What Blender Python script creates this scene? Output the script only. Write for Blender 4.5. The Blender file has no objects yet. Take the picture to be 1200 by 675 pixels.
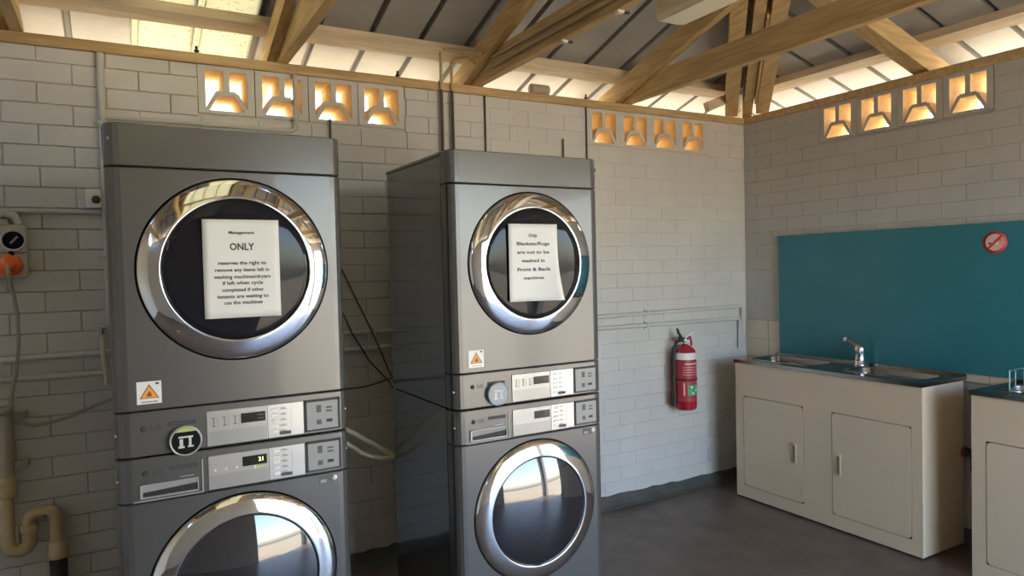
import bpy, bmesh, math, random
from mathutils import Vector, Matrix
random.seed(7)
PI = math.pi
scene = bpy.context.scene
col = scene.collection
R = math.radians

# ------------------------------------------------------------------ materials
def new_mat(name):
    m = bpy.data.materials.new(name); m.use_nodes = True
    nt = m.node_tree
    return m, nt, nt.nodes['Principled BSDF']

def mat(name, rgb, rough=0.5, metal=0.0, coat=0.0, var=0.0, vscale=6.0, bump=0.0, bscale=120.0, spec=None):
    """Principled material whose colour wanders a little with a noise texture, plus an optional fine bump."""
    m, nt, p = new_mat(name)
    p.inputs['Base Color'].default_value = (*rgb, 1)
    p.inputs['Roughness'].default_value = rough
    p.inputs['Metallic'].default_value = metal
    p.inputs['Coat Weight'].default_value = coat
    p.inputs['Coat Roughness'].default_value = 0.06
    if spec is not None: p.inputs['Specular IOR Level'].default_value = spec
    tc = nt.nodes.new('ShaderNodeTexCoord')
    if var > 0:
        n = nt.nodes.new('ShaderNodeTexNoise'); n.inputs['Scale'].default_value = vscale
        n.inputs['Detail'].default_value = 6; n.inputs['Roughness'].default_value = 0.6
        nt.links.new(tc.outputs['Object'], n.inputs['Vector'])
        r = nt.nodes.new('ShaderNodeValToRGB')
        r.color_ramp.elements[0].position = 0.3; r.color_ramp.elements[1].position = 0.7
        r.color_ramp.elements[0].color = (*[c * (1 - var) for c in rgb], 1)
        r.color_ramp.elements[1].color = (*[min(1, c * (1 + var)) for c in rgb], 1)
        nt.links.new(n.outputs['Fac'], r.inputs['Fac'])
        nt.links.new(r.outputs['Color'], p.inputs['Base Color'])
    if bump > 0:
        n2 = nt.nodes.new('ShaderNodeTexNoise'); n2.inputs['Scale'].default_value = bscale
        n2.inputs['Detail'].default_value = 4
        nt.links.new(tc.outputs['Object'], n2.inputs['Vector'])
        b = nt.nodes.new('ShaderNodeBump'); b.inputs['Strength'].default_value = bump
        b.inputs['Distance'].default_value = 0.002
        nt.links.new(n2.outputs['Fac'], b.inputs['Height'])
        nt.links.new(b.outputs['Normal'], p.inputs['Normal'])
    return m

def wood_mat(name, a, b, axis='Y'):
    m, nt, p = new_mat(name)
    tc = nt.nodes.new('ShaderNodeTexCoord'); mp = nt.nodes.new('ShaderNodeMapping')
    s = {'X': (1.2, 14, 14), 'Y': (14, 1.2, 14), 'Z': (14, 14, 1.2)}[axis]
    mp.inputs['Scale'].default_value = s
    n = nt.nodes.new('ShaderNodeTexNoise'); n.inputs['Scale'].default_value = 3.0; n.inputs['Detail'].default_value = 7
    n.inputs['Distortion'].default_value = 0.6
    r = nt.nodes.new('ShaderNodeValToRGB')
    r.color_ramp.elements[0].position = 0.32; r.color_ramp.elements[0].color = (*a, 1)
    r.color_ramp.elements[1].position = 0.68; r.color_ramp.elements[1].color = (*b, 1)
    nt.links.new(tc.outputs['Object'], mp.inputs['Vector']); nt.links.new(mp.outputs['Vector'], n.inputs['Vector'])
    nt.links.new(n.outputs['Fac'], r.inputs['Fac']); nt.links.new(r.outputs['Color'], p.inputs['Base Color'])
    p.inputs['Roughness'].default_value = 0.62
    bp = nt.nodes.new('ShaderNodeBump'); bp.inputs['Strength'].default_value = 0.25; bp.inputs['Distance'].default_value = 0.002
    nt.links.new(n.outputs['Fac'], bp.inputs['Height']); nt.links.new(bp.outputs['Normal'], p.inputs['Normal'])
    return m

M = {}
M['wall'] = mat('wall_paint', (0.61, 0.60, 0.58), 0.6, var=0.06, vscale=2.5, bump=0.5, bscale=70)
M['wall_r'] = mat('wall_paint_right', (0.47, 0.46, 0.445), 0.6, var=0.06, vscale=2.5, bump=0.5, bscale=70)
M['cove'] = mat('cove_paint', (0.075, 0.075, 0.07), 0.5, var=0.25, vscale=9, bump=0.3, bscale=40)
M['floor'] = mat('floor_concrete', (0.145, 0.112, 0.093), 0.42, var=0.28, vscale=5, bump=0.5, bscale=60)
M['roof'] = mat('roof_sheet', (0.30, 0.295, 0.285), 0.5, metal=0.0, var=0.12, vscale=4)
M['rib'] = mat('roof_rib_shade', (0.22, 0.215, 0.205), 0.6, var=0.1)  # sheet colour darkened to paint the shade in the rib channels
M['timber'] = wood_mat('roof_timber', (0.44, 0.29, 0.125), (0.64, 0.455, 0.22), 'Y')
M['timber_x'] = wood_mat('plate_timber', (0.42, 0.28, 0.125), (0.60, 0.43, 0.22), 'X')
M['timber_pale'] = wood_mat('batten_timber', (0.52, 0.42, 0.28), (0.68, 0.57, 0.40), 'X')
M['timber_pale_y'] = wood_mat('batten_timber_y', (0.52, 0.42, 0.28), (0.68, 0.57, 0.40), 'Y')
M['tan'] = mat('raw_block', (0.82, 0.63, 0.33), 0.8, var=0.15, vscale=20)
M['outside'] = mat('outside_ground', (0.44, 0.355, 0.225), 0.9, var=0.15, vscale=1.0)
M['cream_wall'] = mat('neighbour_wall', (0.70, 0.58, 0.36), 0.85, var=0.1)
M['front'] = mat('appliance_front', (0.118, 0.113, 0.110), 0.30, metal=0.5, coat=0.25, var=0.02, vscale=3)
M['side'] = mat('appliance_side', (0.040, 0.036, 0.031), 0.16, metal=0.2, coat=0.6, var=0.08, vscale=3)
M['gap'] = mat('gap_shade', (0.012, 0.012, 0.012), 0.6)  # near-black colour paints the shade in seams, slots and gaps
M['chrome'] = mat('chrome', (0.82, 0.82, 0.83), 0.045, metal=1.0)
M['steel'] = mat('stainless', (0.36, 0.345, 0.32), 0.2, metal=1.0, var=0.06, vscale=10)
M['satin'] = mat('satin_panel', (0.44, 0.425, 0.41), 0.3, metal=0.35, coat=0.3, var=0.02)
M['satin_hi'] = mat('satin_panel_light', (0.56, 0.55, 0.545), 0.26, metal=0.35, coat=0.3)
M['satin_lo'] = mat('satin_panel_low', (0.36, 0.345, 0.33), 0.32, metal=0.35, coat=0.2)
M['lcd'] = mat('display_black', (0.012, 0.014, 0.012), 0.15)
M['drum'] = mat('drum_dark', (0.02, 0.02, 0.021), 0.5, metal=0.3)
M['black'] = mat('black_plastic', (0.005, 0.0055, 0.006), 0.6, spec=.15)
M['icon'] = mat('icon_white', (0.62, 0.66, 0.62), 0.5)
M['lime'] = mat('lime_print', (0.50, 0.56, 0.16), 0.5)
M['paper'] = mat('paper', (0.80, 0.80, 0.79), 0.75, var=0.02)
M['ink'] = mat('ink', (0.055, 0.055, 0.06), 0.8)
M['ink_grey'] = mat('ink_grey', (0.13, 0.125, 0.12), 0.8)
M['ink_soft'] = mat('ink_soft', (0.075, 0.073, 0.07), 0.8)
M['white'] = mat('white_vinyl', (0.83, 0.81, 0.77), 0.45)
M['orange'] = mat('warning_orange', (0.86, 0.36, 0.05), 0.5)
M['maroon'] = mat('warning_border', (0.30, 0.08, 0.03), 0.5)
M['cream'] = mat('cabinet_cream', (0.74, 0.62, 0.465), 0.42, coat=0.15, var=0.025, vscale=2)
M['tile'] = mat('tile_cream', (0.68, 0.60, 0.47), 0.25, coat=0.3, var=0.03)
M['grout'] = mat('grout', (0.42, 0.37, 0.30), 0.85)
M['teal'] = mat('teal_board', (0.030, 0.195, 0.245), 0.38, coat=0.15, var=0.06, vscale=3)
M['red'] = mat('extinguisher_red', (0.42, 0.012, 0.030), 0.24, coat=0.5)
M['red_sign'] = mat('sign_red', (0.60, 0.05, 0.045), 0.5)
M['pink'] = mat('sign_pale', (0.76, 0.52, 0.46), 0.5)
M['label_red'] = mat('label_red', (0.40, 0.035, 0.05), 0.45)
M['green'] = mat('label_green', (0.05, 0.36, 0.17), 0.5)
M['pvc'] = mat('pvc_cream', (0.60, 0.47, 0.26), 0.35, coat=0.2, var=0.08, vscale=8)
M['pvc_grey'] = mat('pvc_painted', (0.43, 0.37, 0.28), 0.5, var=0.06)
M['cond'] = mat('conduit_paint', (0.54, 0.53, 0.49), 0.45, var=0.05)
M['cond_tan'] = mat('conduit_tan', (0.50, 0.36, 0.20), 0.5, var=0.08)
M['cable_dark'] = mat('cable_dark', (0.07, 0.065, 0.055), 0.5)
M['cable_grey'] = mat('cable_grey', (0.40, 0.36, 0.28), 0.5)
M['hose'] = mat('hose_cream', (0.68, 0.62, 0.46), 0.45)
M['outlet'] = mat('outlet_grey', (0.57, 0.55, 0.50), 0.4, var=0.04)
M['plug'] = mat('plug_orange', (0.90, 0.17, 0.03), 0.35)
M['fixture'] = mat('fixture_cream', (0.86, 0.79, 0.60), 0.4)
M['rack'] = mat('rack_blue', (0.45, 0.70, 0.74), 0.35)
M['handle'] = mat('handle_tan', (0.62, 0.52, 0.35), 0.4)
M['rubber'] = mat('rubber', (0.03, 0.028, 0.026), 0.6)

def glass(name, tint, fac, ior=1.5, coat=.5):
    m, nt, p = new_mat(name)
    p.inputs['Base Color'].default_value = (0.018, 0.018, 0.024, 1); p.inputs['Roughness'].default_value = 0.035
    p.inputs['Coat Weight'].default_value = coat; p.inputs['Coat Roughness'].default_value = 0.02; p.inputs['IOR'].default_value = ior
    t = nt.nodes.new('ShaderNodeBsdfTransparent'); t.inputs['Color'].default_value = (*tint, 1)
    mx = nt.nodes.new('ShaderNodeMixShader'); mx.inputs['Fac'].default_value = fac
    nt.links.new(t.outputs[0], mx.inputs[1]); nt.links.new(p.outputs[0], mx.inputs[2])
    nt.links.new(mx.outputs[0], nt.nodes['Material Output'].inputs['Surface'])
    return m
M['glass'] = glass('door_glass', (0.25, 0.24, 0.26), 0.75, 1.35, 0.0)
M['glass_w'] = glass('washer_glass', (0.20, 0.22, 0.30), 0.86, 2.1)

def translucent_mat():
    m, nt, p = new_mat('skylight_sheet')
    tc = nt.nodes.new('ShaderNodeTexCoord')
    n = nt.nodes.new('ShaderNodeTexNoise'); n.inputs['Scale'].default_value = 60; n.inputs['Detail'].default_value = 8
    r = nt.nodes.new('ShaderNodeValToRGB')
    r.color_ramp.elements[0].position = 0.30; r.color_ramp.elements[0].color = (0.22, 0.20, 0.135, 1)
    r.color_ramp.elements[1].position = 0.42; r.color_ramp.elements[1].color = (0.47, 0.44, 0.315, 1)
    nt.links.new(tc.outputs['Object'], n.inputs['Vector']); nt.links.new(n.outputs['Fac'], r.inputs['Fac'])
    t = nt.nodes.new('ShaderNodeBsdfTranslucent')
    nt.links.new(r.outputs['Color'], t.inputs['Color']); nt.links.new(r.outputs['Color'], p.inputs['Base Color'])
    p.inputs['Roughness'].default_value = 0.5
    mx = nt.nodes.new('ShaderNodeMixShader'); mx.inputs['Fac'].default_value = 0.45
    nt.links.new(t.outputs[0], mx.inputs[1]); nt.links.new(p.outputs[0], mx.inputs[2])
    nt.links.new(mx.outputs[0], nt.nodes['Material Output'].inputs['Surface'])
    return m
M['skylight'] = translucent_mat()

# ------------------------------------------------------------------ mesh builder
class MB:
    """Collects shapes and links them as ONE mesh object."""
    def __init__(s): s.v, s.f, s.m, s.mats, s.sm = [], [], [], [], []
    def mi(s, m):
        if m not in s.mats: s.mats.append(m)
        return s.mats.index(m)
    def add(s, verts, faces, m, mtx=None, smooth=False):
        o = len(s.v); k = s.mi(m)
        for p in verts:
            p = Vector(p); s.v.append(mtx @ p if mtx else p)
        for f in faces: s.f.append([i + o for i in f]); s.m.append(k); s.sm.append(smooth)
        return s
    def box(s, x0, x1, y0, y1, z0, z1, m, b=0.0, mtx=None, seg=2):
        x0, x1 = min(x0, x1), max(x0, x1); y0, y1 = min(y0, y1), max(y0, y1); z0, z1 = min(z0, z1), max(z0, z1)
        bm = bmesh.new(); bmesh.ops.create_cube(bm, size=1)
        for v in bm.verts:
            v.co = Vector((x0 + (v.co.x + .5) * (x1 - x0), y0 + (v.co.y + .5) * (y1 - y0), z0 + (v.co.z + .5) * (z1 - z0)))
        if b > 0: bmesh.ops.bevel(bm, geom=list(bm.edges), offset=b, segments=seg, affect='EDGES', profile=.5)
        bm.verts.index_update()
        s.add([v.co.copy() for v in bm.verts], [[v.index for v in f.verts] for f in bm.faces], m, mtx)
        bm.free(); return s
    def prism(s, poly, axis, a, b, m, mtx=None):
        """poly: 2D outline, extruded along axis from a to b. axis X: (y,z)  Y: (x,z)  Z: (x,y)"""
        def P(p, t): return {'X': (t, p[0], p[1]), 'Y': (p[0], t, p[1]), 'Z': (p[0], p[1], t)}[axis]
        n = len(poly)
        v = [P(p, a) for p in poly] + [P(p, b) for p in poly]
        f = [list(range(n)), list(range(n, 2 * n))[::-1]] + [[i, i + n, (i + 1) % n + n, (i + 1) % n] for i in range(n)]
        return s.add(v, f, m, mtx)
    def lathe(s, prof, m, origin=(0, 0, 0), axis='Y', n=64, mtx=None, smooth=True, cap0=False, cap1=False):
        """prof: list of (radius, height along axis)"""
        v, f = [], []
        ox, oy, oz = origin
        for r, h in prof:
            for i in range(n):
                a = 2 * PI * i / n; c, t = r * math.cos(a), r * math.sin(a)
                v.append({'Y': (ox + c, oy + h, oz + t), 'Z': (ox + c, oy + t, oz + h), 'X': (ox + h, oy + c, oz + t)}[axis])
        for k in range(len(prof) - 1):
            for i in range(n):
                j = (i + 1) % n
                f.append([k * n + i, k * n + j, (k + 1) * n + j, (k + 1) * n + i])
        if cap0: f.append(list(range(n))[::-1])
        if cap1: f.append([(len(prof) - 1) * n + i for i in range(n)])
        return s.add(v, f, m, mtx, smooth)
    def cyl(s, p0, p1, r, m, n=20, r1=None, smooth=True):
        return s.tube([p0, p1], [r, r if r1 is None else r1], m, n, smooth)
    def tube(s, pts, r, m, n=12, smooth=True):
        pts = [Vector(p) for p in pts]
        rs = r if isinstance(r, (list, tuple)) else [r] * len(pts)
        v, f = [], []; prev = None
        for i, p in enumerate(pts):
            t = (pts[min(i + 1, len(pts) - 1)] - pts[max(i - 1, 0)]).normalized()
            if prev is None:
                up = Vector((0, 0, 1)) if abs(t.z) < .9 else Vector((1, 0, 0)); a = t.cross(up).normalized()
            else:
                a = (prev - t * prev.dot(t)).normalized()
            prev = a; b = t.cross(a)
            for k in range(n):
                w = 2 * PI * k / n; v.append(p + (a * math.cos(w) + b * math.sin(w)) * rs[i])
        L = len(pts)
        for i in range(L - 1):
            for k in range(n):
                j = (k + 1) % n
                f.append([i * n + k, i * n + j, (i + 1) * n + j, (i + 1) * n + k])
        s.add(v, f, m, None, smooth)
        s.add(v[:n], [list(range(n))[::-1]], m); s.add(v[-n:], [list(range(n))], m)
        return s
    def holed_panel(s, x0, x1, z0, z1, cx, cz, r, y0, thick, m, mw=None, n=64, rx=None):
        """flat rectangle in the XZ plane facing -Y with a round hole; the hole wall runs back by thick"""
        angs = [2 * PI * i / n for i in range(n)]
        for X, Z in ((x0, z0), (x1, z0), (x1, z1), (x0, z1)):
            angs.append(math.atan2(Z - cz, X - cx) % (2 * PI))
        angs = sorted(set(round(a, 6) for a in angs)); k = len(angs)
        inner, outer = [], []
        for a in angs:
            c, t = math.cos(a), math.sin(a)
            inner.append((cx + r * c, cz + r * t))
            d = min((((x1 if c > 0 else x0) - cx) / c) if abs(c) > 1e-9 else 1e9, (((z1 if t > 0 else z0) - cz) / t) if abs(t) > 1e-9 else 1e9)
            outer.append((cx + d * c, cz + d * t))
        v = [(p[0], y0, p[1]) for p in inner] + [(p[0], y0, p[1]) for p in outer] + [(p[0], y0 + thick, p[1]) for p in inner]
        s.add(v, [[i, (i + 1) % k, (i + 1) % k + k, i + k] for i in range(k)], m)
        s.add(v, [[i, i + 2 * k, (i + 1) % k + 2 * k, (i + 1) % k] for i in range(k)], mw or m)
        return s
    def build(s, name, parent=None, loc=None, smooth_angle=None):
        me = bpy.data.meshes.new(name); me.from_pydata([tuple(v) for v in s.v], [], s.f)
        for m in s.mats: me.materials.append(m)
        me.polygons.foreach_set('material_index', s.m)
        me.polygons.foreach_set('use_smooth', s.sm)
        me.update()
        bm = bmesh.new(); bm.from_mesh(me); bmesh.ops.recalc_face_normals(bm, faces=bm.faces); bm.to_mesh(me); bm.free()
        o = bpy.data.objects.new(name, me); col.objects.link(o)
        if parent: o.parent = parent
        if loc: o.location = loc
        return o

def text_into(mb, body, size, m, at, u=Vector((1, 0, 0)), w=Vector((0, 0, 1)), width=None, align='CENTER', bold=0.012):
    cu = bpy.data.curves.new('lettering_curve', 'FONT'); cu.body = body; cu.size = size
    cu.offset = size * bold; cu.align_x = align; cu.align_y = 'CENTER'; cu.resolution_u = 2
    ob = bpy.data.objects.new('lettering_tmp', cu); col.objects.link(ob)
    dg = bpy.context.evaluated_depsgraph_get(); me = bpy.data.meshes.new_from_object(ob.evaluated_get(dg))
    vs = [v.co.copy() for v in me.vertices]; fs = [list(p.vertices) for p in me.polygons]
    bpy.data.objects.remove(ob); bpy.data.curves.remove(cu); bpy.data.meshes.remove(me)
    if not vs: return
    sx = 1.0
    if width:
        wd = max(v.x for v in vs) - min(v.x for v in vs); sx = width / wd
    at = Vector(at)
    mb.add([at + u * (v.x * sx) + w * v.y for v in vs], fs, m)

def tag(o, label=None, cat=None, group=None, kind=None):
    if label: o['label'] = label
    if cat: o['category'] = cat
    if group: o['group'] = group
    if kind: o['kind'] = kind
    return o
def thing(name, label, cat, loc=(0, 0, 0), rz=0, group=None):
    o = bpy.data.objects.new(name, None); o.empty_display_size = .1
    col.objects.link(o); o.location = loc; o.rotation_euler = (0, 0, rz)
    return tag(o, label, cat, group)
def struct(mb, name): return tag(mb.build(name), kind='structure')
def copy_tree(o, parent=None):
    c = o.copy(); col.objects.link(c)
    if parent: c.parent = parent
    for ch in list(o.children): copy_tree(ch, c)
    return c

# ------------------------------------------------------------------ dimensions (metres; corner of the two walls at the origin)
XL, YF = -5.8, -5.0            # left wall plane, front wall plane
ZW = 2.485                     # top of the masonry
ZP = 2.532                     # top of the timber wall plate
SL = 0.30                      # roof slope
ZR = 2.72                      # underside of the roof sheets over the wall line
EAVE = 0.55
YR = -2.5                      # ridge line

# ------------------------------------------------------------------ floor and outside ground
mb = MB(); mb.box(XL, 0.0, YF, 0.0, -0.12, 0.0, M['floor']); struct(mb, 'floor')
mb = MB()
n = 20; ring = [(-3 + 60 * math.cos(2 * PI * i / n), -2.5 + 60 * math.sin(2 * PI * i / n)) for i in range(n)]
mb.prism(ring, 'Z', -0.4, -0.13, M['outside']); tag(mb.build('outside_ground'), kind='structure')

mb = MB(); mb.box(-12, 1.5, 4.4, 4.7, -.13, 4.6, M['cream_wall']); mb.box(-12.05, 1.55, 4.36, 4.74, 4.6, 4.68, M['outside']); tag(mb.build('outside_wall'), kind='structure')

# ------------------------------------------------------------------ masonry walls with real brick faces
PITCH, COURSE, Z0 = 0.25, 0.0871, 0.07
def brick_face(mb, u0, u1, z0, z1, to3, holes, m, depth=0.011, seed=1, joint=0.0045, wfun=lambda u: .003):
    rnd = random.Random(seed)
    k0 = int(math.floor((z0 - Z0) / COURSE)) - 1
    k = k0
    while Z0 + k * COURSE < z1:
        a, b = max(z0, Z0 + k * COURSE + joint), min(z1, Z0 + (k + 1) * COURSE - joint)
        if b - a > 0.008:
            off = (PITCH / 2 if k % 2 else 0) - 0.02
            j = int(math.floor((u0 - off) / PITCH)) - 1
            while off + j * PITCH < u1:
                c, d = max(u0, off + j * PITCH + joint), min(u1, off + (j + 1) * PITCH - joint)
                if d - c > 0.01:
                    segs = [(c, d)]
                    for (h0, h1, g0, g1) in holes:
                        if a < g1 - .004 and b > g0 + .004:
                            ns = []
                            for (p, q) in segs:
                                if q <= h0 or p >= h1: ns.append((p, q)); continue
                                if h0 - p > 0.012: ns.append((p, h0))
                                if q - h1 > 0.012: ns.append((h1, q))
                            segs = ns
                    for (p, q) in segs:
                        g_ = max(0, .42 * wfun((p + q) / 2) - .0004); p += g_; q -= g_
                        zz0, zz1 = a + g_, b - g_
                        e = depth + rnd.uniform(-.0013, .0009) * min(1, wfun((p + q) / 2) / .0031); w = wfun((p + q) / 2)
                        jt = lambda: rnd.uniform(-.5, .5) * w
                        # outline with slightly wandering corners
                        base = [(p - .0006, zz0 - .0006), (q + .0006, zz0 - .0006), (q + .0006, zz1 + .0006), (p - .0006, zz1 + .0006)]
                        top = [(p + w + jt(), zz0 + w + jt()), (q - w + jt(), zz0 + w + jt()), (q - w + jt(), zz1 - w + jt()), (p + w + jt(), zz1 - w + jt())]
                        mid = [(x * .45 + y * .55, s * .45 + t * .55) for (x, s), (y, t) in zip(base, top)]
                        mid = [(bx + (0.0012 if i in (0, 3) else -0.0012), bz + (0.0012 if i < 2 else -0.0012)) for i, (bx, bz) in enumerate(base)]
                        v = [to3(x, z, e - .001 - 1.5 * w) for x, z in base] + [to3(x, z, e - .3 * w) for x, z in mid] + [to3(x, z, e) for x, z in top]
                        f = [[8, 9, 10, 11]]
                        for i in range(4):
                            jn = (i + 1) % 4
                            f += [[i, jn, jn + 4, i + 4], [i + 4, jn + 4, jn + 8, i + 8]]
                        mb.add(v, f, m)
                j += 1
        k += 1

VZ0, VZ1 = 2.262, ZW
VB = 0.256                                                    # width of one vent block
BV1 = [-3.530 + i * 0.2505 for i in range(4)]                 # back wall, above the left dryer
BV2 = [-1.345 + i * 0.2470 for i in range(4)]                 # back wall, right of the right dryer
RV = [-0.608 - i * 0.2520 for i in range(4)]                  # right wall
def vent_span(xs, w): return (min(xs), max(xs) + w)
WT = 0.19
# masonry is set back by the brick faces: finished faces lie on y = 0 and x = 0
D = 0.011
hb = [(BV1[0], BV1[3] + .2505, VZ0, VZ1 + .01), (BV2[0], BV2[3] + .247, VZ0, VZ1 + .01)]
mb = MB()
mb.box(XL, WT, D, WT, 0, VZ0, M['wall'])
xs = [XL, hb[0][0], hb[0][1], hb[1][0], hb[1][1], WT]
for i in (0, 2, 4): mb.box(xs[i], xs[i + 1], D, WT, VZ0, ZW, M['wall'])
brick_face(mb, XL, 0.0, 0.0, ZW, lambda u, z, d: (u, D - d, z), hb, M['wall'], seed=3, joint=.0003, wfun=lambda u: .0037 if u < -2.9 else (.0029 if u < -2.2 else .0013))
struct(mb, 'wall_back')

hr = [(-RV[0], -RV[3] + .252, VZ0, VZ1 + .01)]               # in u = -y
mb = MB()
RO0, RO1, ROH = -4.85, -3.35, 2.20      # opening near the front end of the right wall
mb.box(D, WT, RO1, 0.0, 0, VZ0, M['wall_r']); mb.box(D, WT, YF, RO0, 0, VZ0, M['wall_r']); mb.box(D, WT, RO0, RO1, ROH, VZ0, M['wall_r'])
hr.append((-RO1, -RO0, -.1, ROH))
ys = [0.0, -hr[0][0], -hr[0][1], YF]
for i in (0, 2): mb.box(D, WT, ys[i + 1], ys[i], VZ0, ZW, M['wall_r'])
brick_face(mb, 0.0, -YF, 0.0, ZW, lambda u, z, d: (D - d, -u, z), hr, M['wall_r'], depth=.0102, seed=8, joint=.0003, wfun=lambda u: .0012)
struct(mb, 'wall_right')

# left wall (gable) and front wall with the wide roller-door opening behind the camera
mb = MB(); ridge = ZR + SL * 2.5
mb.box(XL - WT, XL, YF, 0.0, 0, ZW, M['wall'])
mb.prism([(YF + .3, ZW), (-.3, ZW), (YR, ridge - .02)], 'X', XL - WT, XL, M['wall'])
struct(mb, 'wall_left')
DX0, DX1, DH = -2.6, -0.12, 2.40
mb = MB()
mb.box(XL, DX0, YF - WT, YF, 0, ZW, M['wall']); mb.box(DX1, 0.0, YF - WT, YF, 0, ZW, M['wall'])
mb.box(DX0, DX1, YF - WT, YF, DH, ZW, M['wall']); struct(mb, 'wall_front')

# dark painted cove where the back and right walls meet the floor
mb = MB(); rc = random.Random(5); secs = []; x = XL
while x < -0.001:
    h = .072 + rc.uniform(-.007, .011)          # hand painted, uneven upper edge
    secs.append([(x, y, z) for y, z in ((-0.0005, .002), (-.055, .002), (-.052, .006), (-.03, .018), (-.014, .045), (-.0055, h - .003), (-0.0005, h))]); x += rc.uniform(.03, .09)
secs.append([(-0.001, y, z) for _, y, z in secs[-1]]); V = sum(secs, [])
mb.add(V, [[k * 7 + i, k * 7 + i + 1, k * 7 + i + 8, k * 7 + i + 7] for k in range(len(secs) - 1) for i in range(6)], M['cove'])
tag(mb.build('baseboard_back'), kind='structure')
mb = MB()
mb.prism([(-0.001, .002), (-.055, .002), (-.052, .006), (-.03, .018), (-.014, .045), (-.008, .078), (-0.001, .08)], 'Y', RO1, -0.056, M['cove'])
tag(mb.build('baseboard_right'), kind='structure')

# timber wall plates on top of the masonry
def plate(name, a): 
    mb = MB(); mb.box(*a, M['timber_x'], b=.004); return tag(mb.build(name), kind='structure')
plate('trim_1', (XL, 0.10, -0.012, 0.09, ZW, ZP))
plate('trim_2', (-0.012, 0.09, YF, -0.013, ZW, ZP))
plate('trim_3', (XL, -0.013, YF - .09, YF + .012, ZW, ZP))

# ------------------------------------------------------------------ breeze blocks
def breeze_block(tint):
    """pierced block, local x to the right, y into the wall, z up; origin bottom left of its face"""
    mb = MB(); W, H, T = 0.2465, VZ1 - VZ0 - .002, 0.187
    g = M[tint]; t = M['tan']
    fx, f0, f1 = 0.032, 0.016, 0.020          # frame bars
    def bar(poly):
        # painted face, raw concrete on the cut sides
        n = len(poly)
        v = [(x, 0, z) for x, z in poly] + [(x, T, z) for x, z in poly]
        mb.add(v, [list(range(n)), list(range(n, 2 * n))[::-1]], g)
        mb.add(v, [[i, i + n, (i + 1) % n + n, (i + 1) % n] for i in range(n)], t)
    def rect(a, b, c, d): bar([(a, c), (b, c), (b, d), (a, d)])
    rect(0, fx, 0, H); rect(W - fx, W, 0, H); rect(fx, W - fx, 0, f0); rect(fx, W - fx, H - f1, H)
    cx = W / 2; hw = (W - 2 * fx) / 2
    zt = f0 + 0.088                            # top of the lower trapezoid bar
    rect(cx - .013, cx + .013, zt, H - f1)
    bw = .013
    a_top, a_bot = .034, hw - .006             # half widths of the trapezoid opening
    # cap of the trapezoid
    bar([(cx - a_top - .010, zt + .004), (cx - a_top - .004, zt - .016), (cx + a_top + .004, zt - .016), (cx + a_top + .010, zt + .004)])
    for s in (-1, 1):
        bar([(cx + s * a_top, zt - .010), (cx + s * (a_top + .016), zt - .002), (cx + s * (a_bot + .006), f0 + .012), (cx + s * (a_bot + .006), f0), (cx + s * (a_bot - .008), f0)])
    # rounded-off face edge
    return mb
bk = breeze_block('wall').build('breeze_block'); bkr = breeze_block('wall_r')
order = ['leftmost', 'second from the left', 'third from the left', 'rightmost']
first = True
for i, x in enumerate(BV1):
    o = bk if first else bk.copy()
    if not first: col.objects.link(o)
    first = False
    o.location = (x + .001, 0.001, VZ0 + .001)
    tag(o, ['grey pierced breeze block, leftmost of the four above the left dryer',
            'grey pierced breeze block second from the left above the left dryer',
            'grey pierced breeze block above the left dryer with a thin rod in front',
            'grey pierced breeze block, rightmost of the four above the left dryer'][i], 'breeze block', 'breeze blocks above the left dryer stack')
for i, x in enumerate(BV2):
    o = bk.copy(); col.objects.link(o); o.location = (x + .0005, 0.001, VZ0 - .001 + .002)
    tag(o, 'pierced breeze block, %s of four on the back wall near the corner' % order[i], 'breeze block', 'breeze blocks on the back wall near the corner')
bkr0 = bkr.build('breeze_block')
for i, y in enumerate(RV):
    o = bkr0 if i == 0 else bkr0.copy()
    if i: col.objects.link(o)
    o.location = (0.001, y - .002, VZ0 + .001); o.rotation_euler = (0, 0, -PI / 2)
    tag(o, 'pierced breeze block, %s of four on the wall above the teal board' % order[i], 'breeze block', 'breeze blocks on the right wall')

# ------------------------------------------------------------------ roof
RIB = 0.265
def roof_strip(mb, mrib, m, u0, u1, to3, end, end_is=None):
    """one pan with the upstanding rib at its u0 side. to3(u, v) -> point on the sheet underside, v runs up the slope from the eave"""
    rw, rh = 0.034, 0.03
    prof = [(u0 - rw / 2, 0), (u0 - rw / 2 + .006, rh), (u0 + rw / 2 - .006, rh), (u0 + rw / 2, 0)]
    def quad(a, b, mm):
        A0, A1 = to3(a[0], -EAVE, a[1]), to3(a[0], end(a[0]), a[1])
        B0, B1 = to3(b[0], -EAVE, b[1]), to3(b[0], end(b[0]), b[1])
        mb.add([A0, B0, B1, A1], [[0, 1, 2, 3]], mm)
    for i in range(3): quad(prof[i], prof[i + 1], mrib)
    quad(prof[3], (u1 - rw / 2, 0), m)
def back3(u, v, h): return (u, -v, ZR + SL * v + h)
def front3(u, v, h): return (u, YF + v, ZR + SL * v + h)
def right3(u, v, h): return (-v, u, ZR + SL * v + h)
endb = lambda x: max(-EAVE, min(2.5, -x))
def endr(y):
    return max(-EAVE, min(-y, y - YF))
roof = MB(); sky = MB(); sky_fill = MB()
x = -2.978 - RIB * 11
while x < EAVE:
    x1 = min(x + RIB, EAVE + RIB)
    tgt, mm, mr = (roof, M['roof'], M['rib'])
    if -3.78 < x < -3.3: tgt, mm, mr = sky, M['skylight'], M['skylight']
    if x + .02 < EAVE: roof_strip(tgt, mr, mm, x, x1, back3, endb)
    x += RIB
x = -2.978 - RIB * 11
while x + .02 < EAVE:
    sk = -4.32 < x < -3.3
    roof_strip(sky_fill if sk else roof, M['skylight'] if sk else M['rib'], M['skylight'] if sk else M['roof'], x, x + RIB, front3, endb); x += RIB
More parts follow.
